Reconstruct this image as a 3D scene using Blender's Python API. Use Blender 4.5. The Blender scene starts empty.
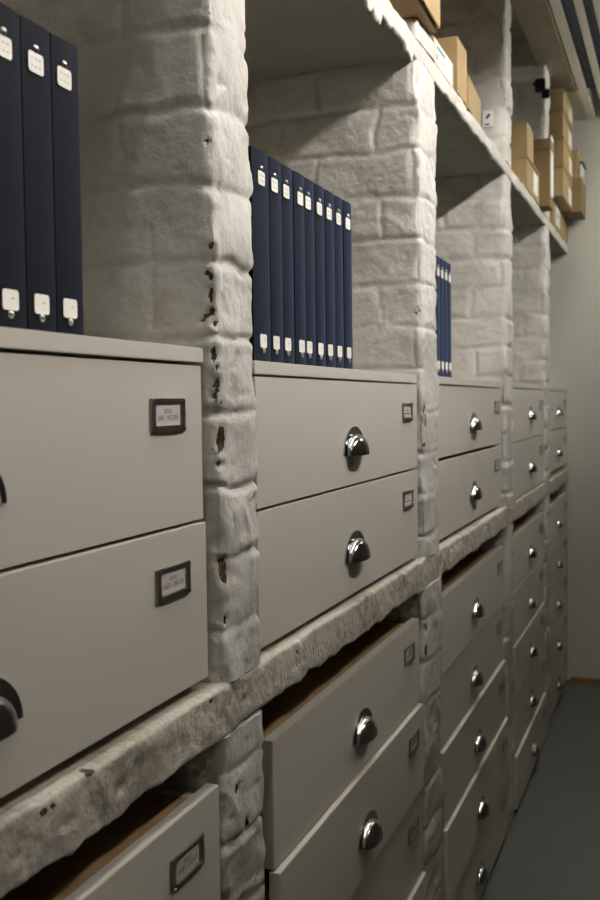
import bpy, bmesh, math, random
import numpy as np
from mathutils import Matrix, Vector

random.seed(7)
C = bpy.context.scene.collection
SC = bpy.context.scene

# ------------------------------------------------------------------ noise
def _h(ix, iy, iz, seed):
    n = (ix.astype(np.int64) * 374761393 + iy.astype(np.int64) * 668265263 + iz.astype(np.int64) * 2147483647 + seed * 974711)
    n = (n ^ (n >> 13)) * 1274126177
    n = n & 0x7fffffff
    n = (n ^ (n >> 16)) & 0xffff
    return n / 65535.0 * 2 - 1

def vnoise(P, scale, seed=0):
    Q = np.asarray(P, float) / scale
    i = np.floor(Q); f = Q - i; f = f * f * (3 - 2 * f)
    i = i.astype(np.int64)
    r = 0
    for dx in (0, 1):
        for dy in (0, 1):
            for dz in (0, 1):
                w = (f[:, 0] if dx else 1 - f[:, 0]) * (f[:, 1] if dy else 1 - f[:, 1]) * (f[:, 2] if dz else 1 - f[:, 2])
                r = r + w * _h(i[:, 0] + dx, i[:, 1] + dy, i[:, 2] + dz, seed)
    return r

def fbm(P, scale, octs=3, seed=0):
    r = 0; a = 1.0
    for k in range(octs):
        r = r + a * vnoise(P, scale / 2 ** k, seed + k * 17); a *= .5
    return r

# ------------------------------------------------------------------ materials
def lin(c):
    return tuple(((v / 255) / 12.92 if v / 255 <= .04045 else ((v / 255 + .055) / 1.055) ** 2.4) for v in c) + (1,)

def mat(name, rgb, rough=.5, metal=0, bump=None, var=None, spec=.5, emit=None, sheen=None):
    """bump = (scale, strength, distance); var = (scale, amount) soft colour mottling of the surface itself"""
    m = bpy.data.materials.new(name); m.use_nodes = True
    nt = m.node_tree; b = nt.nodes['Principled BSDF']
    b.inputs['Base Color'].default_value = lin(rgb)
    b.inputs['Roughness'].default_value = rough
    b.inputs['Metallic'].default_value = metal
    b.inputs['Specular IOR Level'].default_value = spec
    tc = nt.nodes.new('ShaderNodeTexCoord')
    if var:
        n = nt.nodes.new('ShaderNodeTexNoise'); n.inputs['Scale'].default_value = var[0]; n.inputs['Detail'].default_value = 6
        nt.links.new(tc.outputs['Object'], n.inputs['Vector'])
        r = nt.nodes.new('ShaderNodeValToRGB')
        c = np.array(lin(rgb)[:3])
        r.color_ramp.elements[0].position = .3; r.color_ramp.elements[1].position = .7
        r.color_ramp.elements[0].color = tuple(c * (1 - var[1])) + (1,)
        r.color_ramp.elements[1].color = tuple(np.minimum(c * (1 + var[1]), 1)) + (1,)
        nt.links.new(n.outputs['Fac'], r.inputs['Fac'])
        nt.links.new(r.outputs['Color'], b.inputs['Base Color'])
    if bump:
        n = nt.nodes.new('ShaderNodeTexNoise'); n.inputs['Scale'].default_value = bump[0]; n.inputs['Detail'].default_value = 5
        nt.links.new(tc.outputs['Object'], n.inputs['Vector'])
        bp = nt.nodes.new('ShaderNodeBump'); bp.inputs['Strength'].default_value = bump[1]; bp.inputs['Distance'].default_value = bump[2]
        nt.links.new(n.outputs['Fac'], bp.inputs['Height'])
        nt.links.new(bp.outputs['Normal'], b.inputs['Normal'])
    if sheen:
        b.inputs['Sheen Weight'].default_value = sheen[0]; b.inputs['Sheen Roughness'].default_value = .35; b.inputs['Sheen Tint'].default_value = lin(sheen[1])
    if emit:
        b.inputs['Emission Color'].default_value = lin(emit[0]); b.inputs['Emission Strength'].default_value = emit[1]
    return m

def masonry_mat(name, rgb, bump_scale=90, strength=.5, striate=False, rough=.62):
    """white paint over masonry; the 'chip' attribute bares brown brick or dark pits, 'grime' holds dirt patches"""
    m = mat(name, rgb, rough, spec=.35)
    nt = m.node_tree; b = nt.nodes['Principled BSDF']; L = nt.links
    tc = nt.nodes.new('ShaderNodeTexCoord')
    def noise(scale, detail=6, rgh=.6, vec=None):
        n = nt.nodes.new('ShaderNodeTexNoise'); n.inputs['Scale'].default_value = scale
        n.inputs['Detail'].default_value = detail; n.inputs['Roughness'].default_value = rgh
        L.new(vec or tc.outputs['Object'], n.inputs['Vector']); return n
    def mix(f, a, c2):
        x = nt.nodes.new('ShaderNodeMix'); x.data_type = 'RGBA'
        L.new(f, x.inputs[0])
        for s, v in ((6, a), (7, c2)):
            if isinstance(v, tuple): x.inputs[s].default_value = v
            else: L.new(v, x.inputs[s])
        return x.outputs[2]
    def ramp(f, p0, p1):
        r = nt.nodes.new('ShaderNodeMapRange'); r.inputs[1].default_value = p0; r.inputs[2].default_value = p1
        L.new(f, r.inputs[0]); return r.outputs[0]
    c = np.array(lin(rgb)[:3])
    base = mix(ramp(noise(9).outputs['Fac'], .35, .7), tuple(c * .9) + (1,), tuple(c * 1.04) + (1,))
    at = nt.nodes.new('ShaderNodeAttribute'); at.attribute_name = 'grime'
    gn = nt.nodes.new('ShaderNodeMath'); gn.operation = 'MULTIPLY'
    L.new(at.outputs['Fac'], gn.inputs[0]); L.new(ramp(noise(45, 8, .7).outputs['Fac'], .4, .62), gn.inputs[1])
    base = mix(gn.outputs[0], base, lin((122, 108, 84)))
    ac = nt.nodes.new('ShaderNodeAttribute'); ac.attribute_name = 'chip'
    ad = nt.nodes.new('ShaderNodeMath'); ad.operation = 'MULTIPLY_ADD'
    L.new(noise(130, 5, .65).outputs['Fac'], ad.inputs[0]); ad.inputs[1].default_value = 1.6; L.new(ac.outputs['Fac'], ad.inputs[2])
    core = mix(ramp(noise(60).outputs['Fac'], .5, .66), lin((52, 42, 28)), lin((134, 102, 52)))
    base = mix(ramp(ad.outputs[0], 1.34, 1.42), base, core)
    L.new(base, b.inputs['Base Color'])
    vec = tc.outputs['Object']
    h = noise(bump_scale, 6, .6, vec).outputs['Fac']
    if striate:
        mp = nt.nodes.new('ShaderNodeMapping'); mp.inputs['Scale'].default_value = (1, 1, .12)
        L.new(vec, mp.inputs['Vector'])
        h2 = noise(120, 3, .5, mp.outputs['Vector']).outputs['Fac']
        a2 = nt.nodes.new('ShaderNodeMath'); a2.operation = 'MULTIPLY_ADD'; L.new(h2, a2.inputs[0]); a2.inputs[1].default_value = .2; L.new(h, a2.inputs[2]); h = a2.outputs[0]
    bp = nt.nodes.new('ShaderNodeBump'); bp.inputs['Strength'].default_value = strength; bp.inputs['Distance'].default_value = .004
    L.new(h, bp.inputs['Height']); L.new(bp.outputs['Normal'], b.inputs['Normal'])
    return m

M = dict(
    brick=masonry_mat('white painted brick', (202, 198, 189), 50, .9),
    slab=masonry_mat('white painted concrete', (200, 195, 184), 85, .75, True),
    ledge=masonry_mat('worn white painted concrete', (192, 185, 171), 85, .9, True),
    bare=mat('grey slab underside', (128, 127, 118), .75, bump=(60, .35, .004), var=(8, .08)),  # underside of the slabs only, a darker grey than their painted faces
    soffit=masonry_mat('bare plastered beam', (150, 138, 118), 40, .5),
    wall=mat('painted wall', (191, 189, 177), .6, bump=(60, .15, .003), var=(3, .03)),
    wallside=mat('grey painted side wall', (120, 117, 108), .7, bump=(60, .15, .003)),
    ceil=mat('painted ceiling', (190, 186, 172), .7, bump=(50, .2, .003)),
    board=mat('ceiling board', (228, 222, 206), .5, bump=(40, .15, .002)),
    floor=mat('painted concrete floor', (84, 84, 78), .45, bump=(35, .12, .003), var=(14, .06)),
    skirting=mat('yellow varnished wood', (150, 112, 52), .5, var=(20, .15)),
    cab=mat('grey satin lacquer', (200, 194, 182), .42, bump=(300, .04, .001)),
    cabtop=mat('pale satin lacquer', (200, 195, 183), .45, bump=(300, .05, .001)),
    wood=mat('brown board', (158, 130, 92), .6, var=(18, .12)),
    chrome=mat('chrome', (176, 176, 176), .08, 1),
    steel=mat('brushed nickel', (165, 160, 146), .33, 1),
    screw=mat('screw head', (210, 208, 200), .25, 1),
    card=mat('white card', (206, 200, 196), .6),
    ink=mat('black ink', (38, 34, 36), .6),
    faint=mat('pencil grey', (186, 181, 172), .7),
    navy=mat('navy book cloth', (8, 9, 14), .8, bump=(900, .25, .0006), var=(30, .06), spec=.15, sheen=(.5, (110, 130, 180))),
    paper=mat('page block', (205, 198, 180), .8),
    label=mat('label paper', (226, 222, 210), .6),
    rivet=mat('nickel rivet', (170, 168, 160), .3, 1),
    kraft=mat('kraft card', (152, 128, 86), .7, var=(12, .06), bump=(120, .1, .001)),
    kraft2=mat('dull kraft card', (122, 99, 62), .7, var=(12, .06), bump=(120, .1, .001)),
    kraftpale=mat('pale kraft card', (172, 152, 112), .7, var=(12, .05)),
    lidshadow=mat('dark lid shadow line', (66, 50, 30), .7),
    white=mat('white label', (222, 220, 214), .6),
    green=mat('green print', (34, 92, 66), .5),
    pink=mat('red print', (176, 96, 88), .5),
    black=mat('black plastic', (14, 14, 15), .45),
    cablegrey=mat('grey green cable', (74, 82, 66), .5),
    tray=mat('dark tray', (16, 17, 15), .6, spec=.2),
    louvre=mat('black louvre', (3, 3, 3), .6, spec=.03),
    tube=mat('louvre lamp tube', (240, 236, 225), .5, emit=((252, 252, 250), 110.0)),
    housing=mat('lamp housing', (225, 225, 220), .4),
    diffuser=mat('lamp diffuser', (240, 236, 225), .5, emit=((254, 249, 247), 305.0)),
    diffuser2=mat('far lamp diffuser', (240, 236, 225), .5, emit=((250, 252, 246), 62.0)),
    diffuser3=mat('weak lamp diffuser', (240, 236, 225), .5, emit=((255, 250, 240), 42.0)),
)

# ------------------------------------------------------------------ mesh helpers
def build(name, verts, faces, mats, parent=None, mi=None, smooth=False, attrs=None):
    me = bpy.data.meshes.new(name)
    me.from_pydata([tuple(v) for v in verts], [], [tuple(f) for f in faces])
    for m in (mats if isinstance(mats, (list, tuple)) else [mats]): me.materials.append(m)
    if mi is not None:
        me.polygons.foreach_set('material_index', np.asarray(mi, dtype=np.int32))
    if smooth: me.polygons.foreach_set('use_smooth', np.ones(len(me.polygons), dtype=bool))
    for k, v in (attrs or {}).items():
        a = me.attributes.new(k, 'FLOAT', 'POINT'); a.data.foreach_set('value', np.asarray(v, dtype=np.float32))
    me.update()
    o = bpy.data.objects.new(name, me); C.objects.link(o)
    if parent: o.parent = parent
    return o

class MB:
    """collects shapes with material slots, then links ONE mesh object"""
    def __init__(s, *mats): s.v = []; s.f = []; s.mi = []; s.mats = list(mats)
    def add(s, vs, fs, k=0):
        n = len(s.v); s.v += [tuple(v) for v in vs]; s.f += [tuple(i + n for i in f) for f in fs]; s.mi += [k] * len(fs)
    def box(s, x0, x1, y0, y1, z0, z1, k=0, bev=0.0, rot=None):
        bm = bmesh.new(); bmesh.ops.create_cube(bm, size=1)
        for v in bm.verts:
            v.co = Vector(((x0 + x1) / 2 + v.co.x * (x1 - x0), (y0 + y1) / 2 + v.co.y * (y1 - y0), (z0 + z1) / 2 + v.co.z * (z1 - z0)))
        if bev: bmesh.ops.bevel(bm, geom=list(bm.edges), offset=bev, segments=2, affect='EDGES')
        if rot: bmesh.ops.transform(bm, matrix=rot, verts=bm.verts)
        bm.verts.index_update()
        s.add([v.co[:] for v in bm.verts], [[v.index for v in f.verts] for f in bm.faces], k); bm.free()
    def tube(s, pts, r, k=0, n=8):
        pts = [Vector(p) for p in pts]; vs = []; fs = []
        for i, p in enumerate(pts):
            t = (pts[min(i + 1, len(pts) - 1)] - pts[max(i - 1, 0)]).normalized()
            a = t.orthogonal().normalized() if abs(t.y) < .9 else Vector((1, 0, 0)); a = (a - t * a.dot(t)).normalized(); b = t.cross(a)
            for j in range(n):
                q = 2 * math.pi * j / n; vs.append(p + (a * math.cos(q) + b * math.sin(q)) * r)
        for i in range(len(pts) - 1):
            for j in range(n): fs.append((i * n + j, i * n + (j + 1) % n, (i + 1) * n + (j + 1) % n, (i + 1) * n + j))
        fs.append(tuple(range(n - 1, -1, -1))); fs.append(tuple((len(pts) - 1) * n + j for j in range(n)))
        s.add(vs, fs, k)
    def build(s, name, parent=None, smooth=False):
        return build(name, s.v, s.f, s.mats, parent, s.mi, smooth)

def tag(o, label=None, cat=None, group=None, kind=None):
    if label: o['label'] = label
    if cat: o['category'] = cat
    if group: o['group'] = group
    if kind: o['kind'] = kind
    return o

def empty(name, loc, label, cat, group=None, rz=0):
    o = bpy.data.objects.new(name, None); o.empty_display_size = .05; C.objects.link(o)
    o.location = loc; o.rotation_euler = (0, 0, rz)
    return tag(o, label, cat, group)

def struct(mb, name): return tag(mb.build(name), kind='structure')

def text_faces(s, size):
    cu = bpy.data.curves.new('lettering', 'FONT'); cu.body = s; cu.size = size; cu.align_x = 'CENTER'; cu.align_y = 'CENTER'; cu.resolution_u = 3
    o = bpy.data.objects.new('lettering', cu); C.objects.link(o)
    dg = bpy.context.evaluated_depsgraph_get(); me = o.evaluated_get(dg).to_mesh()
    vs = [v.co[:] for v in me.vertices]; fs = [tuple(p.vertices) for p in me.polygons]
    o.evaluated_get(dg).to_mesh_clear(); bpy.data.objects.remove(o); bpy.data.curves.remove(cu)
    return vs, fs

# ------------------------------------------------------------------ the room
BACK, RIGHT, END, NEAR, CEIL = -.60, 1.35, 5.46, -1.6, 3.25
def room():
    b = MB(M['floor']); b.box(BACK - .1, RIGHT + .1, NEAR - .1, END + .1, -.1, 0); struct(b, 'floor')
    b = MB(M['ceil']); b.box(BACK - .1, RIGHT + .1, NEAR - .1, END + .1, CEIL, CEIL + .1); struct(b, 'ceiling')
    b = MB(M['wall']); b.box(BACK - .1, BACK, NEAR, END, 0, CEIL); struct(b, 'wall_left')
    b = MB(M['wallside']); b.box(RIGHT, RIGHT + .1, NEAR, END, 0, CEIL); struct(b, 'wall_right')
    b = MB(M['wall']); b.box(BACK - .1, RIGHT + .1, END, END + .1, 0, CEIL); struct(b, 'wall_back')
    b = MB(M['wall']); b.box(BACK - .1, RIGHT + .1, NEAR - .1, NEAR, 0, CEIL); struct(b, 'wall_front')
    b = MB(M['skirting']); b.box(.01, RIGHT, END - .014, END, 0, .022, bev=.003); struct(b, 'baseboard_back')
room()

# ------------------------------------------------------------------ rough masonry
def ring_pier(yL, yR, depth, step_f, step_s, r=.010):
    """open outline of a pier in plan: back-left, near side, rounded corner, front, rounded corner, far side; returns pos(x,y), normal, face id, run"""
    P = []; N = []; F = []; U = []
    ns = max(2, int((depth - r) / step_f)); nq = max(2, int((depth - r) / (step_s * 2)))
    for i in range(ns):
        x = -depth + (depth - r) * i / ns; P.append((x, yL)); N.append((0, -1)); F.append(0); U.append(-x)
    for i in range(5):
        a = math.pi / 2 * i / 4; P.append((-r + r * math.sin(a), yL + r - r * math.cos(a))); N.append((math.sin(a), -math.cos(a))); F.append(0 if i < 2 else 1); U.append(0.0)
    w = yR - yL - 2 * r; nf = max(2, int(w / step_f))
    for i in range(1, nf):
        y = yL + r + w * i / nf; P.append((0, y)); N.append((1, 0)); F.append(1); U.append(y - yL)
    for i in range(5):
        a = math.pi / 2 * i / 4; P.append((-r + r * math.cos(a), yR - r + r * math.sin(a))); N.append((math.cos(a), math.sin(a))); F.append(1 if i < 3 else 2); U.append(0.0)
    for i in range(1, nq + 1):
        x = -r - (depth - r) * i / nq; P.append((x, yR)); N.append((0, 1)); F.append(2); U.append(-x)
    return np.array(P), np.array(N), np.array(F), np.array(U)

def pier(name, label, segs, course, phase, seed, step, chips=(), depth=.595, jw0=.0085, jd=1.0):
    """segs = list of (yL, yR, z0, z1, leanL, leanR): yL/yR at the bottom, lean = shift at the top"""
    V = []; Fc = []; chip = []; grime = []
    for (yL, yR, z0, z1, lL, lR) in segs:
        P, N, F, U = ring_pier(yL, yR, depth, step, step * 2)
        n = len(P); nz = max(3, int((z1 - z0) / step)); zs = np.linspace(z0, z1, nz)
        X = np.tile(P[:, 0], nz); Y = np.tile(P[:, 1], nz); Z = np.repeat(zs, n)
        NX = np.tile(N[:, 0], nz); NY = np.tile(N[:, 1], nz); FA = np.tile(F, nz); UU = np.tile(U, nz)
        t = (Z - z0) / (z1 - z0); w = (Y - yL) / (yR - yL)
        Y = Y + t * (lL * (1 - w) + lR * w)
        Q = np.stack([X, Y, Z], 1)
        zw = Z + .0065 * fbm(Q, .11, 3, seed)
        ck = np.floor((zw - phase) / course + .5 + .5)            # index of the brick between joints
        dz = np.abs((zw - phase) / course - np.round((zw - phase) / course)) * course
        uw = UU + .01 * vnoise(Q, .06, seed + 5)
        bl = .225
        off = np.where(np.mod(ck, 2) == 0, .11, .0) + .02 * _h(ck.astype(int), FA, ck.astype(int) * 0, seed)
        bu = (uw - off) / bl
        du = np.where(FA == 1, 1.0, np.abs(bu - np.round(bu)) * bl); bi = np.floor(bu)
        jw = (jw0 + .004 * vnoise(Q, .08, seed + 9)) * np.where(FA == 1, .8, 1)
        def joint(d): return np.clip(1.15 - d / jw, 0, 1) ** .9
        j = np.maximum(joint(dz), joint(du) * .95)
        jv = np.clip(.55 + .6 * fbm(Q, .10, 2, seed + 3), .1, 1.25)
        disp = -.0058 * jd * j * jv * np.where(FA == 1, .85, 1) + .0012 * np.clip(1 - np.abs(dz - .013) / .006, 0, 1) * np.clip(jv - .4, 0, 1)
        rb = _h(ck.astype(int), np.where(FA == 1, 77, bi).astype(int), FA, seed + 2)
        soft = np.clip(dz / .02, 0, 1)
        disp = disp + .0022 * rb * soft + .0030 * fbm(Q, .075, 4, seed + 1) + .0030 * np.clip(1 - np.abs(vnoise(Q * np.array([1, 1, .6]), .11, seed + 71)) / .10, 0, 1) * np.clip(vnoise(Q, .13, seed + 73) * 2, 0, 1)
        # pits, worn corners, paint ridges
        pits = np.clip(vnoise(Q, .018, seed + 21) - .62, 0, 1); disp = disp - .010 * pits
        cn = np.abs(NX * NY) * 2
        X2 = X + NX * disp; Y2 = Y + NY * disp
        eL = yL + t * lL; eR = yR + t * lR
        for (e, sg) in ((eL, 1), (eR, -1)):
            far = np.maximum(-X, np.abs(Y - e)); same = (np.abs(Y - e) < (yR - yL) * .49)
            cf = np.clip(1 - far / .026, 0, 1) ** 1.5 * same
            amt = np.clip(.003 + .006 * fbm(Q, .06, 3, seed + 31 + sg) + .003 * np.clip(joint(dz) - .2, 0, 1), -.002, .012)
            X2 = X2 - cf * amt * .8; Y2 = Y2 + sg * cf * amt * .8
        X2 = np.where(np.tile(np.arange(n) == 0, nz) | np.tile(np.arange(n) == n - 1, nz), X, X2)
        Z2 = Z + .003 * vnoise(Q, .04, seed + 41) * np.clip(np.minimum(Z - z0, z1 - Z) / .01, 0, 1)
        g = np.clip(j * .14 + .35 * np.clip(fbm(Q, .09, 3, seed + 51), 0, 1) * 1.2 + (.35 if z1 < 1.2 else 0) * np.clip(fbm(Q, .15, 2, seed + 55) + .4, 0, 1), 0, 1)
        c = np.zeros(len(X))
        edge = np.clip(1 - np.minimum(np.abs(Y - yL - t * lL) + .6 * np.abs(X), 1) / .03, 0, 1)
        c = c + .52 * edge * np.clip(vnoise(Q, .035, seed + 61) * 1.6, 0, 1)
        for (cx, cy, cz, ry, rz) in chips:
            d = ((X - cx) / max(ry, .008)) ** 2 + ((Y - cy) / ry) ** 2 + ((Z - cz) / rz) ** 2
            k = np.clip(1.25 - d, 0, 1); c = np.maximum(c, k)
            X2 = X2 - NX * .004 * k; Y2 = Y2 - NY * .004 * k
        base = len(V)
        V.extend(np.stack([X2, Y2, Z2], 1).tolist()); chip.extend(c.tolist()); grime.extend(g.tolist())
        a = (np.arange(nz - 1)[:, None] * n + np.arange(n - 1)[None, :]).ravel() + base
        Fc.extend(np.stack([a, a + 1, a + n + 1, a + n], 1).tolist())
        Fc.append([base + i for i in range(n - 1, -1, -1)]); Fc.append([base + (nz - 1) * n + i for i in range(n)])
        Fc.extend([[base + i * n + n - 1, base + i * n, base + (i + 1) * n, base + (i + 1) * n + n - 1] for i in range(nz - 1)])
    o = build(name, V, Fc, M['brick'], None, None, True, dict(chip=chip, grime=grime))
    o.data.set_sharp_from_angle(angle=math.radians(55))
    return tag(o, label, 'pillar', 'white painted brick piers')

MID0, MID1, TOP0, TOP1 = 1.068, 1.137, 2.266, 2.31
pier('brick_pier', 'white painted brick pier nearest the front, wide, with brown chips down its left edge',
     [(1.153, 1.290, 0, MID0, .0, .0), (1.162, 1.287, MID1, TOP0, -.028, -.016)], .0955, 1.493, 11, .0038,
     chips=[(-.002, 1.150, 1.640, .005, .016), (-.012, 1.147, 1.612, .006, .006), (-.020, 1.147, 1.606, .005, .004), (-.003, 1.151, 1.618, .009, .009), (0, 1.157, 1.600, .005, .006), (-.003, 1.149, 1.662, .004, .006), (-.010, 1.148, 1.668, .004, .004),
            (-.003, 1.153, 1.565, .006, .012), (0, 1.158, 1.548, .004, .005), (0, 1.158, 1.522, .006, .012), (-.002, 1.155, 1.508, .004, .006), (0, 1.163, 1.500, .003, .004),
            (0, 1.165, 1.455, .011, .020), (0, 1.160, 1.425, .006, .007), (0, 1.168, 1.285, .013, .022), (0, 1.172, 1.22, .006, .008),
            (0, 1.146, 1.83, .004, .006), (-.002, 1.148, 1.70, .005, .007), (0, 1.19, .99, .007, .008), (0, 1.22, .93, .008, .012)])
pier('brick_pier', 'white painted brick pier between nine navy binders and the far thin binders',
     [(2.243, 2.422, 0, MID0, 0, 0), (2.262, 2.420, MID1, TOP0, -.045, -.022), (2.215, 2.392, TOP1, 2.357, 0, 0)], .098, 2.165, 23, .0048,
     chips=[(0, 2.265, 1.487, .011, .022), (0, 2.27, 1.455, .010, .018), (0, 2.26, 1.40, .006, .007), (0, 2.385, 1.755, .006, .006), (0, 2.262, .975, .008, .014), (0, 2.258, .92, .012, .018)])
pier('brick_pier', 'white painted brick pier rising past the low flat carton on the top ledge',
     [(3.445, 3.585, 0, MID0, 0, 0), (3.45, 3.59, MID1, TOP0, -.02, -.015), (3.425, 3.57, TOP1, 3.24, 0, 0)], .10, 2.085, 37, .0060, jw0=.013, jd=1.5)
pier('brick_pier', 'farthest white painted brick pier, behind the tall upright carton',
     [(4.49, 4.655, 0, MID0, 0, 0), (4.495, 4.665, MID1, TOP0, .02, 0), (4.50, 4.66, TOP1, 3.24, 0, 0)], .10, 2.08, 51, .0065, jw0=.014, jd=1.6)

def long_slab(name, label, z0, z1, y0, y1, step, seed, ragged, chips=(), depth=.595, mat_='slab', x1=0.0, grime_amt=.6, under=True, flake=None):
    r = .005; prof = []   # (x, z, nx, nz)
    nb = 16
    for i in range(nb): prof.append((-depth + (depth - r) * (1 - (1 - i / nb) ** 2.2), z0, 0, -1))
    for i in range(4):
        a = math.pi / 2 * i / 3; prof.append((-r + r * math.sin(a), z0 + r - r * math.cos(a), math.sin(a), -math.cos(a)))
    nf = max(4, int((z1 - z0 - 2 * r) / .0042))
    for i in range(1, nf): prof.append((0, z0 + r + (z1 - z0 - 2 * r) * i / nf, 1, 0))
    for i in range(4):
        a = math.pi / 2 * i / 3; prof.append((-r + r * math.cos(a), z1 - r + r * math.sin(a), math.cos(a), math.sin(a)))
    for i in range(1, nb + 1): prof.append((-r - (depth - r) * (i / nb) ** 2.2, z1, 0, 1))
    p = np.array(prof); n = len(p); ny = int((y1 - y0) / step); ys = np.linspace(y0, y1, ny)
    X = np.tile(p[:, 0], ny) + x1; Z = np.tile(p[:, 1], ny); NX = np.tile(p[:, 2], ny); NZ = np.tile(p[:, 3], ny); Y = np.repeat(ys, n)
    Q = np.stack([X, Y, Z], 1); Q1 = np.stack([X * 0, Y, Z * 0], 1)
    d = .0014 * fbm(Q, .10, 2, seed) + .0016 * fbm(Q, .022, 3, seed + 2) - .007 * np.clip(vnoise(Q, .02, seed + 4) - .6, 0, 1)
    front = np.clip(1 + (X - x1) / .03, 0, 1)
    d = d * (.25 + .75 * front)
    X2 = X + NX * d; Z2 = Z + NZ * d
    # uneven lower edge and worn upper edge
    low = np.clip(1 - (Z - z0) / (z1 - z0) * 1.6, 0, 1) * front
    Z2 = Z2 - low * ragged * (.45 * fbm(Q1, .22, 2, seed + 9) + .45 * fbm(Q1, .045, 3, seed + 11))
    if flake:
        fl = np.clip((Y - flake[0]) / .15, 0, 1) * np.clip((flake[1] - Y) / .05, 0, 1)
        Z2 = Z2 - low * fl * flake[2] * np.clip(.4 + 1.3 * fbm(Q1, .035, 3, seed + 61), 0, 2)
    X2 = X2 - low * ragged * .5 * np.clip(fbm(Q1, .08, 3, seed + 15), 0, 1)
    up = np.clip((Z - z0) / (z1 - z0) * 1.6 - .6, 0, 1) * front
    Z2 = Z2 + up * .0025 * (fbm(Q1, .06, 3, seed + 19) - .4); X2 = X2 - up * .003 * np.clip(fbm(Q1, .04, 3, seed + 22), 0, 1)
    g = np.clip(grime_amt * (fbm(Q, .08, 3, seed + 30) + .15), 0, 1)
    c = np.zeros(len(X))
    for (cx, cy, cz, ry, rz) in chips:
        dd = ((X - cx) / .02) ** 2 + ((Y - cy) / ry) ** 2 + ((Z - cz) / rz) ** 2
        c = np.maximum(c, np.clip(1.2 - dd, 0, 1))
    a = (np.arange(ny - 1)[:, None] * n + np.arange(n - 1)[None, :]).ravel()
    F = np.stack([a + n, a + n + 1, a + 1, a], 1).tolist()
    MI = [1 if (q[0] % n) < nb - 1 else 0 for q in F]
    F.append(list(range(n))); F.append([(ny - 1) * n + i for i in range(n - 1, -1, -1)])
    F.extend([[i * n, i * n + n - 1, (i + 1) * n + n - 1, (i + 1) * n] for i in range(ny - 1)])
    MI += [0] * (len(F) - len(MI))
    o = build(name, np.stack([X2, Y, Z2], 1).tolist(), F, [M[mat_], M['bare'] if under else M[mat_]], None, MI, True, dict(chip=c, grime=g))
    o.data.set_sharp_from_angle(angle=math.radians(60))
    return o

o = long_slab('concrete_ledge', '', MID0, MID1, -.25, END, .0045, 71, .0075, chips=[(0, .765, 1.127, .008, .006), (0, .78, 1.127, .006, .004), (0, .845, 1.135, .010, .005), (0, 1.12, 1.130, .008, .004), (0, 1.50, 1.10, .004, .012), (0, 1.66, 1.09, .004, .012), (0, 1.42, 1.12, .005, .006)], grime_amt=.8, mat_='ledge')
tag(o, 'rough white painted concrete ledge at waist height between upper and lower drawers', 'ledge')
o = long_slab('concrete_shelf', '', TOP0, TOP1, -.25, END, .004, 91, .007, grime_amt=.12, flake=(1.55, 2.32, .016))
tag(o, 'high white painted concrete shelf carrying the brown cardboard boxes', 'shelf')

# ceiling beam over the shelves, boards and the lowered panel
o = long_slab('trim_1', '', 2.95, 3.24, -1.5, 4.93, .012, 131, .006, depth=.125, mat_='soffit', x1=.095, grime_amt=.3, under=False); tag(o, kind='structure')
BZ = 2.95
b = MB(M['board']); b.box(.099, .138, -1.5, END - .001, BZ, BZ + .06, bev=.002); struct(b, 'trim_2')
b = MB(M['board']); b.box(.181, .212, -1.5, END - .001, BZ, BZ + .06, bev=.002); struct(b, 'trim_3')
b = MB(M['board']); b.box(.247, 1.055, -1.5, END - .001, BZ, BZ + .05, bev=.002); b.box(1.035, 1.055, -1.5, END - .001, BZ + .05, CEIL); struct(b, 'trim_4')
b = MB(M['board']); b.box(BACK, .098, 4.94, END - .001, 2.958, 3.0); struct(b, 'trim_5')
for k, (x0, x1, word) in enumerate(((.139, .180, 'closer to the shelves'), (.213, .246, 'farther from the shelves'))):
    y0, y1 = -.6, END - .40
    root = empty('louvre_light', ((x0 + x1) / 2, y0, BZ), 'long black louvred ceiling light, the one ' + word, 'ceiling light', 'louvred ceiling lights')
    w, L_ = (x1 - x0) / 2, y1 - y0
    b = MB(M['tray']); b.box(-w, w, 0, L_, .056, .060); b.box(-w, -w + .002, 0, L_, .002, .056); b.box(w - .002, w, 0, L_, .002, .056)
    b.build('channel', root)
    b = MB(M['louvre']); n = int((L_ - .06) / .05); vs = []; fs = []      # one egg-crate sheet: cross blades between two side rails
    for q in range(n):
        y = .03 + q * .05; ww = w - .0022
        vs += [(-ww, y, .003), (ww, y, .003), (ww, y, .038), (-ww, y, .038)]
        fs.append((4 * q, 4 * q + 1, 4 * q + 2, 4 * q + 3))
        if q: fs += [(4 * q - 4, 4 * q, 4 * q + 3, 4 * q - 1), (4 * q - 3, 4 * q - 2, 4 * q + 2, 4 * q + 1)]
    b.add(vs, fs); b.build('louvre', root)
    t = MB(M['tube']); t.tube([(0, .03, .046), (0, L_ / 2, .046), (0, L_ - .03, .046)], .006); t.build('tube', root, True)

# black clip on the top of the farthest pier
b = MB(M['black']); b.box(-.04, .004, 4.462, 4.486, 2.83, 2.885, bev=.003); b.box(-.012, .02, 4.470, 4.482, 2.80, 2.84, bev=.003); b.box(-.05, -.03, 4.466, 4.490, 2.86, 2.872, bev=.002)
tag(b.build('cable_clip'), 'small black cable clip under the beam at the farthest pier', 'clip')

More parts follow.
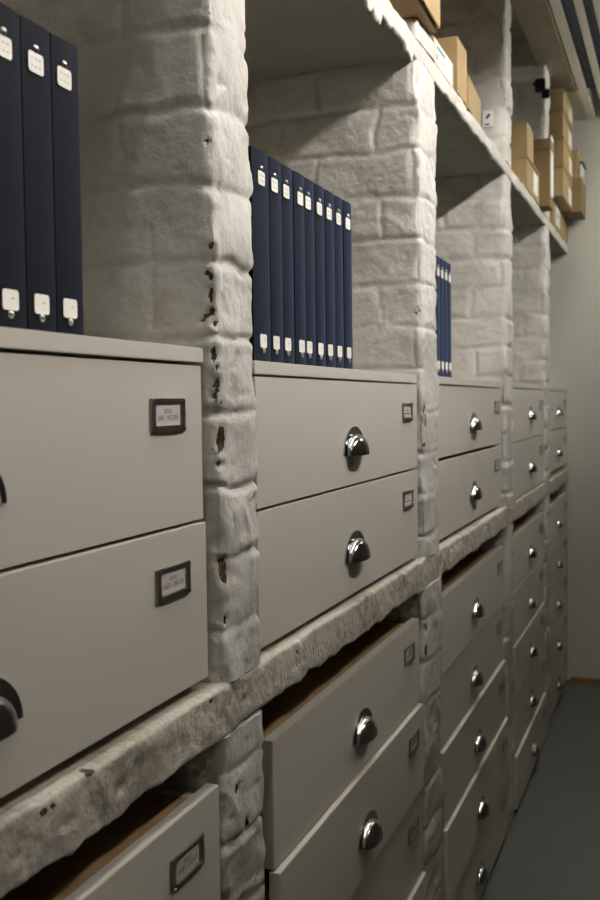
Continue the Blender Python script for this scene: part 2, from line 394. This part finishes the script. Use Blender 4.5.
# ------------------------------------------------------------------ drawer cabinets
def handle_mesh():
    mb = MB(M['chrome']); wy, hz, d = .045, .039, .023; na, nb = 22, 9
    def surf(wy, hz, d):
        vs = []
        for i in range(nb + 1):
            bb = math.pi / 2 * i / nb
            for j in range(na + 1):
                a = math.pi * j / na; s = math.cos(bb) ** .75
                vs.append((.002 + d * math.sin(bb) ** .9, -wy * s * math.cos(a), hz * s * math.sin(a) ** .9 if 0 < j < na else 0))
        return vs
    fs = [(i * (na + 1) + j, i * (na + 1) + j + 1, (i + 1) * (na + 1) + j + 1, (i + 1) * (na + 1) + j) for i in range(nb) for j in range(na)]
    o_ = surf(wy, hz, d); i_ = surf(wy - .002, hz - .002, d - .002)
    n = len(o_)
    mb.add(o_, fs); mb.add(i_, [f[::-1] for f in fs])
    # rim joining outer and inner shell at the open bottom
    rim = []
    for col in (0, na):
        for i in range(nb): a, b_ = i * (na + 1) + col, (i + 1) * (na + 1) + col; rim.append((a, b_, b_ + n, a + n))
    mb.f += [f for f in rim]; mb.mi += [0] * len(rim)
    # back flange: an arch-shaped plate
    for (x0, x1) in ((0, .0025),):
        vs = []
        for x in (x0, x1):
            for j in range(na + 1):
                a = math.pi * j / na
                vs.append((x, -.064 * math.cos(a), .052 * math.sin(a)))
                vs.append((x, -.043 * math.cos(a), .036 * math.sin(a)))
        m_ = 2 * (na + 1); q = []
        for j in range(na):
            k = 2 * j
            q += [(m_ + k, m_ + k + 2, m_ + k + 3, m_ + k + 1), (k, k + 1, k + 3, k + 2), (k, k + 2, m_ + k + 2, m_ + k), (k + 1, m_ + k + 1, m_ + k + 3, k + 3)]
        q += [(0, m_, m_ + 1, 1), (2 * na, 2 * na + 1, m_ + 2 * na + 1, m_ + 2 * na)]
        mb.add(vs, q)
    return mb
HANDLE = handle_mesh()

def make_handle(parent, x, y, z):
    global HDATA
    if 'HDATA' not in globals():
        o = HANDLE.build('handle', parent, True); HDATA = o.data; o.data.set_sharp_from_angle(angle=math.radians(40))
    else:
        o = bpy.data.objects.new('handle', HDATA); C.objects.link(o); o.parent = parent
    o.location = (x, y, z)
    return o

def make_holder(parent, x, y, z):
    """y, z = centre; 85 x 40 mm frame of nickel with corner pins"""
    global LDATA
    if 'LDATA' not in globals():
        mb = MB(M['steel'], M['screw']); W, H = .0425, .020; wi, ht, hb = .0310, .0145, .0120
        mb.box(0, .003, -W, -wi, -H, H, bev=.0008); mb.box(0, .003, wi, W, -H, H, bev=.0008)
        mb.box(0, .0042, -wi, wi, ht, H, bev=.0008); mb.box(0, .0042, -wi, wi, -H, -hb, bev=.0008)
        for sy in (-1, 1):
            for sz in (-1, 1): mb.box(.003, .0048, sy * (W - .006) - .002, sy * (W - .006) + .002, sz * (H - .0035) - .002, sz * (H - .0035) + .002, 1, .0008)
        o = mb.build('label_holder', parent); LDATA = o.data
    else:
        o = bpy.data.objects.new('label_holder', LDATA); C.objects.link(o); o.parent = parent
    o.location = (x, y, z)
    return o

def make_card(parent, x, y, z, lines=None):
    global CDATA
    if lines is None and 'CDATA' in globals():
        o = bpy.data.objects.new('card', CDATA); C.objects.link(o); o.parent = parent; o.location = (x, y, z); return o
    mb = MB(M['card'], M['ink'])
    mb.box(.0003, .0012, -.0305, .0305, -.0118, .0143)
    if lines:
        for s, size, dz, fit in lines:
            vs, fs = text_faces(s, size)
            w = max(v[0] for v in vs) - min(v[0] for v in vs); k = fit / w
            mb.add([(.0014, v[0] * k, v[1] + dz) for v in vs], fs, 1)
    else:
        r2 = random.Random(5)   # print too small to read from here: short dashes
        for dz, a, b_ in ((.004, -.008, .009), (-.003, -.02, .021)):
            yy = a
            while yy < b_:
                w = r2.uniform(.002, .004); mb.box(.0012, .0014, yy, min(yy + w, b_), dz - .0012, dz + .0014, 1); yy += w + .0012
    o = mb.build('card', parent)
    if lines is None: CDATA = o.data
    o.location = (x, y, z)
    return o

def cabinet(label, ya, yb, zb, splits, fronts, hy, top_panel, cards=None, depth=.50, top_shift=0.0, gap=0.0, hz=()):
    """splits = drawer edges from the top down; fronts = x of each drawer's face"""
    xf = min(fronts) - .020
    root = empty('drawer_cabinet', (0, ya, zb), label, 'cabinet', 'grey drawer cabinets')
    L = lambda y: y - ya
    W = yb - ya; T = .016; ztop = splits[0] - zb
    mb = MB(M['cab'], M['wood'])
    x1 = xf - .002; x0 = x1 - depth + .03
    zc = ztop - (.001 if top_panel else .018)
    mb.box(x0, x1, 0, T, 0, zc, 0); mb.box(x0, x1, W - T, W, 0, zc, 0)
    mb.box(x0, x1 - (0 if not top_panel else .0), T, W - T, 0, T, 1)
    mb.box(x0, x0 + .008, T, W - T, T, zc, 1)
    if not top_panel: mb.box(x0, x1, T, W - T, zc - T, zc, 1)
    mb.build('carcass', root)
    if top_panel:
        t = MB(M['cabtop']); t.box(x0, max(fronts) + top_shift, 0, W, ztop + .0012, ztop + .0207, 0, .0012); t.build('top_panel', root)
    for i in range(len(splits) - 1):
        z1, z0, fx = splits[i] - zb, splits[i + 1] - zb, fronts[i]
        d = MB(M['cab'], M['wood'])
        g = .0019
        if i == 0: z0 = z0 + gap
        d.box(fx - .018, fx, .001, W - .001, z0 + g, z1 - g, 0, .0011)
        bx0, bx1, by0, by1, bz0, bz1 = x0 + .03, fx - .0185, T + .012, W - T - .012, z0 + .022, z1 - .045
        d.box(bx0, bx1, by0, by0 + .012, bz0, bz1, 1); d.box(bx0, bx1, by1 - .012, by1, bz0, bz1, 1)
        d.box(bx0, bx0 + .012, by0, by1, bz0, bz1, 1); d.box(bx0, bx1, by0, by1, bz0, bz0 + .006, 1)
        dr = d.build('drawer', root)
        make_handle(dr, fx, L(hy[i] if isinstance(hy, tuple) else hy), z1 - .1365 + (hz[i] if i < len(hz) else 0))
        yc, zc2 = W - .093, z1 - .063
        make_holder(dr, fx, yc, zc2)
        make_card(dr, fx, yc, zc2, cards[i] if cards and i < len(cards) else None)
    return root

def lines(b): return [('BOOKS', .0072, .0048, .0175), (b, .0090, -.0032, .050)]
UP = [1.545, 1.352, 1.150]
LOW = [1.015, .812, .612, .412, .213, .016]
cabinet('grey two-drawer cabinet under three navy binders, nearest, its right drawer cards readable', .17, 1.144, 1.1385, [1.551, 1.353, 1.150], [-.018, -.015], (.679, .690), True,
        [lines('SAR1 - NOOSM'), lines('NAEP1 - SMATCH')])
cabinet('grey two-drawer cabinet under the row of nine navy binders', 1.300, 2.236, 1.1385, [1.541, 1.348, 1.146], [-.012, -.012], 1.757, True)
cabinet('grey two-drawer cabinet under the thin group of four navy binders', 2.440, 3.430, 1.1385, [1.543, 1.349, 1.147], [-.018, -.018], 2.935, True, top_shift=.003, gap=.006, hz=(.009, .001))
cabinet('grey two-drawer cabinet with an empty top, between the two farthest brick piers', 3.602, 4.480, 1.1385, [1.545, 1.350, 1.142], [-.006, -.006], 4.06, True, hz=(.016, .004))
cabinet('farthest grey two-drawer cabinet, against the end wall', 4.680, 5.44, 1.1385, [1.545, 1.360, 1.165], [-.006, -.006], 5.04, True, hz=(.013, .003))
cabinet('grey floor cabinet below the nearest stretch of ledge, only its top drawer corner showing', .17, 1.142, .0, LOW, [-.002, -.004, -.004, -.006, -.006], .69, False,
        [lines('NAER1 - CEORGE')])
cabinet('grey floor cabinet with its second drawer pushed out, below the nine-binder cabinet', 1.340, 2.230, .0, [1.005, .807, .608, .410, .212, .016], [-.010, -.001, -.004, .003, -.006], 1.785, False)
cabinet('grey five-drawer floor cabinet standing between second and third brick piers', 2.445, 3.418, .0, [1.009, .808, .615, .417, .215, .016], [-.008, -.012, -.003, .005, .001], 2.905, False)
cabinet('grey five-drawer floor cabinet between the two farthest brick piers', 3.604, 4.470, .0, [1.012, .810, .613, .413, .212, .016], [-.006, -.006, -.002, -.003, .006], 4.06, False)
cabinet('farthest grey floor cabinet, meeting the end wall', 4.685, 5.44, .0, [1.014, .815, .615, .413, .212, .016], [-.004, -.004, -.004, -.004, -.004], 5.03, False)

# ------------------------------------------------------------------ binders
def binder_mesh(T, H, D):
    mb = MB(M['navy'], M['paper'])
    n = 7; prof = []                                    # spine: gently rounded in plan
    for i in range(n):
        t = i / (n - 1); prof.append((-.0016 * (2 * t - 1) ** 2, -T / 2 + .0006 + (T - .0012) * t))
    vs = []; fs = []
    out = [(-D, -T / 2 + .0006)] + prof + [(-D, T / 2 - .0006)]
    inn = [(-D, T / 2 - .0036), (-.008, T / 2 - .0036), (-.008, -T / 2 + .0036), (-D, -T / 2 + .0036)]
    loop = out + inn; k = len(loop)
    for z in (0, H):
        for (x, y) in loop: vs.append((x, y, z))
    for i in range(k): fs.append((i, (i + 1) % k, k + (i + 1) % k, k + i))
    fs.append(tuple(range(k - 1, -1, -1))); fs.append(tuple(k + i for i in range(k)))
    mb.add(vs, fs, 0)
    mb.box(-D + .008, -.009, -T / 2 + .0038, T / 2 - .0038, .004, H - .006, 1)
    # joint grooves' raised board edges
    for s in (-1, 1): mb.box(-.024, -.007, s * (T / 2 - .0004) - .0003, s * (T / 2 - .0004) + .0003, .001, H - .001, 0)
    return mb

def label_mesh(w, h, marks, seed):
    mb = MB(M['label'], M['faint']); r = .0035; vs = []
    for cx, cy, a0 in ((w / 2 - r, h / 2 - r, 0), (-w / 2 + r, h / 2 - r, 90), (-w / 2 + r, -h / 2 + r, 180), (w / 2 - r, -h / 2 + r, 270)):
        for q in range(4):
            a = math.radians(a0 + 30 * q); vs.append((cx + r * math.cos(a), cy + r * math.sin(a)))
    n = len(vs)
    mb.add([(.0003, y, z) for y, z in vs] + [(.0011, y, z) for y, z in vs], [tuple(range(n - 1, -1, -1)), tuple(n + i for i in range(n))] + [(i, (i + 1) % n, n + (i + 1) % n, n + i) for i in range(n)])
    rr = random.Random(seed)
    if marks == 'rows':
        for zz in (.004, -.004):
            for yy in (-.007, -.0005, .006):
                a = rr.uniform(.0012, .002); mb.box(.0011, .0013, yy - a, yy + a, zz - .0009, zz + .0009, 1)
    elif marks == 'one':
        y = rr.uniform(-.004, .004); z = rr.uniform(-.007, .002); mb.box(.0011, .0013, y - .002, y + .002, z - .001, z + .001, 1)
    return mb

def rivet_mesh():
    mb = MB(M['rivet']); vs = []; fs = []; n = 14; R = .0046
    for i in range(5):
        b_ = math.pi / 2 * i / 4
        for j in range(n):
            a = 2 * math.pi * j / n; vs.append((.0003 + .0035 * math.sin(b_), R * math.cos(b_) * math.cos(a), R * math.cos(b_) * math.sin(a)))
    for i in range(4):
        for j in range(n): fs.append((i * n + j, i * n + (j + 1) % n, (i + 1) * n + (j + 1) % n, (i + 1) * n + j))
    fs.append(tuple(range(n - 1, -1, -1)))
    mb.add(vs, fs); return mb

BT, BH, BD = .0510, .3205, .27
_b = binder_mesh(BT, BH, BD)
def first_binder():
    root = empty('ring_binder', (0, 0, 0), 'x', 'binder')
    _b.build('cover', root)
    t = label_mesh(.0255, .0208, 'rows', 1).build('label', root); t.location = (0, 0, BH - .0415)
    u = label_mesh(.0255, .0205, 'one', 2).build('label', root); u.location = (0, .001, .0335)
    for z in (BH - .0272, .0190):
        r = rivet_mesh().build('rivet', root, True); r.location = (0, .001, z)
    return root
PROTO = first_binder()
def copy_tree(o):
    c = o.copy(); C.objects.link(c)
    for ch in o.children:
        d = ch.copy(); C.objects.link(d); d.parent = c
    return c
CT = 1.5665
def place_binders(specs, group, first=False):
    for k, (x, y, z, label, jt, jb) in enumerate(specs):
        o = PROTO if (first and k == 0) else copy_tree(PROTO)
        o.location = (x, y, z); o['label'] = label; o['group'] = group
        labs = sorted([c for c in o.children if c.name.startswith('label')], key=lambda c: -c.location.z)
        rivs = sorted([c for c in o.children if c.name.startswith('rivet')], key=lambda c: -c.location.z)
        labs[0].location.y = jt; rivs[0].location.y = jt; labs[1].location.y = jb; rivs[1].location.y = jb - .0005
y1 = .961
place_binders([(-.070, y1 - BT * 2.53, CT + .006, 'navy binder cut off by the left photo edge, leftmost of the nearest three', -.005, -.004),
               (-.070, y1 - BT * 1.515, CT + .006, 'navy binder, the middle one of the three on the nearest cabinet', -.004, -.004),
               (-.070, y1 - BT * .5, CT + .006, 'navy binder standing right end of the nearest three, beside bare brick', -.005, -.004)], 'navy binders on the nearest cabinet', True)
words = ['first navy binder from the left, half behind the nearest pier', 'second navy binder from the left', 'third navy binder from the left', 'fourth navy binder from the left, label set to the right',
         'middle navy binder, label close to that of the fourth,', 'fourth navy binder from the right', 'third navy binder from the right', 'second navy binder from the right', 'last navy binder on the right, beside bare brick']
jit = [-.009, -.009, -.009, .0, -.013, -.008, -.009, -.006, -.004]
y2 = 1.866; T2 = .0522
specs = []
for i in range(9):
    w = words[i]
    specs.append((-.045 - .0015 * random.random(), y2 - T2 * (8.5 - i), CT - .004, w + (' in the row of nine' if 'nine' not in w else ''), jit[i], jit[i] - .001))
place_binders(specs, 'nine navy binders in a row')
wide = binder_mesh(.068, BH, BD); W0 = [o for o in bpy.data.objects if o.get('label', '').startswith('first navy binder')][0]
W0.location.y = y2 - T2 * 8 - .034
for ch in W0.children:
    if ch.name.startswith('cover'):
        tmp = wide.build('cover'); ch.data = tmp.data; bpy.data.objects.remove(tmp)
    else: ch.location.y += .008
w3 = ['leftmost of the four far navy binders, next to a brick pier edge', 'second from left of the four far navy binders', 'third from left of the four far navy binders', 'rightmost of the four far navy binders, with open cabinet top beside it']
place_binders([(-.050 - .001 * i, 2.808 - .0525 * (3.5 - i), CT - .002, w3[i], .0, .0) for i in range(4)], 'four navy binders on the third cabinet')

# ------------------------------------------------------------------ cardboard boxes on the top shelf
GB = 'cardboard boxes on the high shelf'
def carton(name, label, x0, x1, y0, y1, z0, z1, body='kraft', lid=.03, lid_out=.003, rz=0.0, sticker=None, group=GB, lidm=None, cat='box'):
    """origin at the near-front bottom corner (x1, y0); rz turns about it"""
    root = empty(name, (x1, y0, z0), label, cat, group, rz)
    W, Dp, H = y1 - y0, x1 - x0, z1 - z0
    b = MB(M[body], M['lidshadow']); hb = H - (lid if lid else 0)
    b.box(-Dp, 0, 0, W, 0, hb, 0, .0015)
    if lid: b.box(-Dp + .002, -.002, .002, W - .002, hb - .001, hb + .002, 1)  # dark strip that paints the shade under the lid
    b.build('box_body', root)
    if lid:
        l = MB(M[lidm or body]); o_ = lid_out
        l.box(-Dp - o_, o_, -o_, W + o_, hb + .002, H, 0, .002); l.build('lid', root)
    if sticker:
        ya, yb, za, zb, extra = sticker
        s = MB(M['white'], M['green'], M['pink'], M['faint']); s.box(.0002, .0012, ya, yb, za, zb)
        for (p, a, b_, c, d) in extra: s.box(.0012, .0015, ya + (yb - ya) * a, ya + (yb - ya) * b_, za + (zb - za) * c, za + (zb - za) * d, p)
        s.build('sticker', root)
    return root
ZS = 2.3115
# big box hanging over the edge, with a pale lid flap
rootA = empty('cardboard_box', (.028, 1.80, 2.3595), 'large cardboard box overhanging the shelf edge at the top of the photo', 'box', GB, .02)
b = MB(M['kraft']); b.box(-.38, 0, 0, .540, 0, .17, 0, .002); b.build('box_body', rootA)
b = MB(M['kraft']); b.box(.005, .009, .01, .530, .004, .165, 0, .001); b.build('flap', rootA)
b = MB(M['kraft']); b.box(-.384, .012, -.004, .544, .173, .22, 0, .002); b.build('lid', rootA)
carton('cardboard_box', 'low carton with white and green printed front label, beside the second pier', -.30, -.006, 2.40, 2.625, ZS, 2.378, 'kraftpale', 0, sticker=(.01, .205, .006, .062, ((1, .1, .55, .70, .84), (2, .05, .16, .2, .45), (3, .3, .6, .25, .5))))
carton('cardboard_box', 'plain brown carton taller than its neighbours, behind the printed carton', -.34, .0, 2.645, 2.775, ZS, 2.458, 'kraft', 0)
carton('cardboard_box', 'low flat brown carton before the third pier on the high shelf', -.34, .0, 2.795, 3.045, ZS, 2.402, 'kraft', 0, rz=.05)
b = MB(M['white'], M['ink']); b.box(-.074, -.042, 3.414, 3.432, 2.420, 2.474, 0, .001)
b.box(-.060, -.052, 3.4132, 3.4141, 2.446, 2.464, 1, 0, Matrix.Translation((-.056, 0, 2.455)) @ Matrix.Rotation(.7, 4, 'Y') @ Matrix.Translation((.056, 0, -2.455)))
b.box(-.066, -.050, 3.4132, 3.4141, 2.426, 2.431, 1)
tag(b.build('paper_notice'), 'small white notice with a black mark fixed to the third pier', 'notice')
carton('cardboard_box', 'brown lidded carton lying under another, right after the third pier', -.34, .0, 3.937, 4.30, ZS + .003, 2.441, 'kraft', .012, sticker=(.18, .30, .02, .10, ()), rz=0)
carton('cardboard_box', 'brown carton on top of the pair right after the third pier', -.34, .0, 3.937, 4.12, 2.4425, 2.566, 'kraft', .0, rz=0)
carton('cardboard_box', 'tall upright brown carton with white front label, before the farthest pier', -.06, .040, 4.325, 4.445, ZS, 2.592, 'kraft2', .045, .003, sticker=(.03, .115, .05, .30, ()))
G0 = 'stacked cartons at the end of the high shelf'
st = [(2.4320, 2.576, 'lowest of four projecting tan cartons stacked by the end wall'), (2.578, 2.702, 'second from bottom of the tan cartons stacked by the end wall'),
      (2.704, 2.828, 'second from top of the tan cartons stacked by the end wall'), (2.830, 2.912, 'top tan carton of the stack by the end wall, touching the beam')]
carton('cardboard_box', 'recessed carton with white front label under the stack by the end wall', -.30, .0, 4.78, 5.42, ZS, 2.4305, 'kraft', 0, group=G0, sticker=(.10, .28, .02, .12, ((3, .3, .7, .4, .6),)))
for i, (za, zb, lb) in enumerate(st):
    carton('cardboard_box', lb, -.30, .05 + .002 * (i % 2), 4.735, 5.145, za, zb - .001, 'kraft' if i % 2 else 'kraft', .016, .003, group=G0, sticker=(.24, .38, .015, .085, ()), lidm='kraftpale' if i == 3 else None)
carton('cardboard_box', 'upright pale carton in the last corner, the lower one, by the end wall', -.25, .092, 5.17, 5.42, 2.4320, 2.600, 'kraft2', 0, group=G0)
carton('cardboard_box', 'smaller pale carton standing on the upright one in the last corner', -.25, .075, 5.17, 5.40, 2.6015, 2.735, 'kraft', 0, group=G0)
b = MB(M['white'], M['green'])
b.box(.079, .091, 5.22, 5.36, 2.6005, 2.675, 0, .002); b.box(.0785, .100, 5.21, 5.37, 2.675, 2.685, 1, .001); b.box(.091, .0915, 5.25, 5.33, 2.607, 2.622, 1)
tag(b.build('paper_packet'), 'white packet with green edge on the last upright carton', 'packet')

# ------------------------------------------------------------------ lamps of the aisle
def lamp(y0, y1, z, label, m):
    """batten on the side wall, its diffuser facing the shelves"""
    root = empty('fluorescent_lamp', (RIGHT, (y0 + y1) / 2, z), label, 'lamp', 'fluorescent wall lamps')
    h = (y1 - y0) / 2
    b = MB(M['housing']); b.box(-.030, 0, -h - .03, h + .03, -.106, .06, 0, .004); b.box(-LIP, -.029, -h - .03, h + .03, -.106, -.102, 0, .001)
    b.build('housing', root)
    d = MB(M[m]); d.box(-.050, -.031, -h, h, -.024, .026, 0, .003); d.build('diffuser', root)
LIP = .1155  # reach of the unseen lower lip, added to block light going steeply down
lamp(1.25, 2.45, 3.05, 'white fluorescent wall lamp above the aisle, the near one', 'diffuser')
lamp(4.0, 5.0, 2.78, 'white fluorescent wall lamp above the aisle, the far one', 'diffuser2')
lamp(-1.1, -.1, 3.05, 'dim white fluorescent wall lamp behind the photographer', 'diffuser3')

# ------------------------------------------------------------------ world, camera, colour
w = bpy.data.worlds.new('World'); SC.world = w; w.use_nodes = True
w.node_tree.nodes['Background'].inputs[0].default_value = (.5, .5, .5, 1); w.node_tree.nodes['Background'].inputs[1].default_value = .02

yaw, pitch, roll = 0.36246681, 0.04646138, -0.01301072
F = Vector((-math.sin(yaw) * math.cos(pitch), math.cos(yaw) * math.cos(pitch), -math.sin(pitch)))
Rt = Vector((math.cos(yaw), math.sin(yaw), 0)); U = Rt.cross(F)
c, s = math.cos(roll), math.sin(roll)
R2 = Rt * c + U * s; U2 = U * c - Rt * s
cam = bpy.data.cameras.new('Camera'); co = bpy.data.objects.new('Camera', cam); C.objects.link(co)
cam.sensor_width = 36; cam.sensor_fit = 'AUTO'; cam.lens = 36 * 1000 / 900; cam.clip_start = .05
mw = Matrix((( R2.x, U2.x, -F.x, .548), (R2.y, U2.y, -F.y, 0), (R2.z, U2.z, -F.z, 1.5), (0, 0, 0, 1)))
co.matrix_world = mw
cam.dof.use_dof = True; cam.dof.focus_distance = 1.5; cam.dof.aperture_fstop = 8.0
SC.camera = co
SC.view_settings.view_transform = 'Standard'; SC.view_settings.look = 'None'; SC.view_settings.gamma = 1; SC.view_settings.use_curve_mapping = False
SC.view_settings.exposure = 0.06
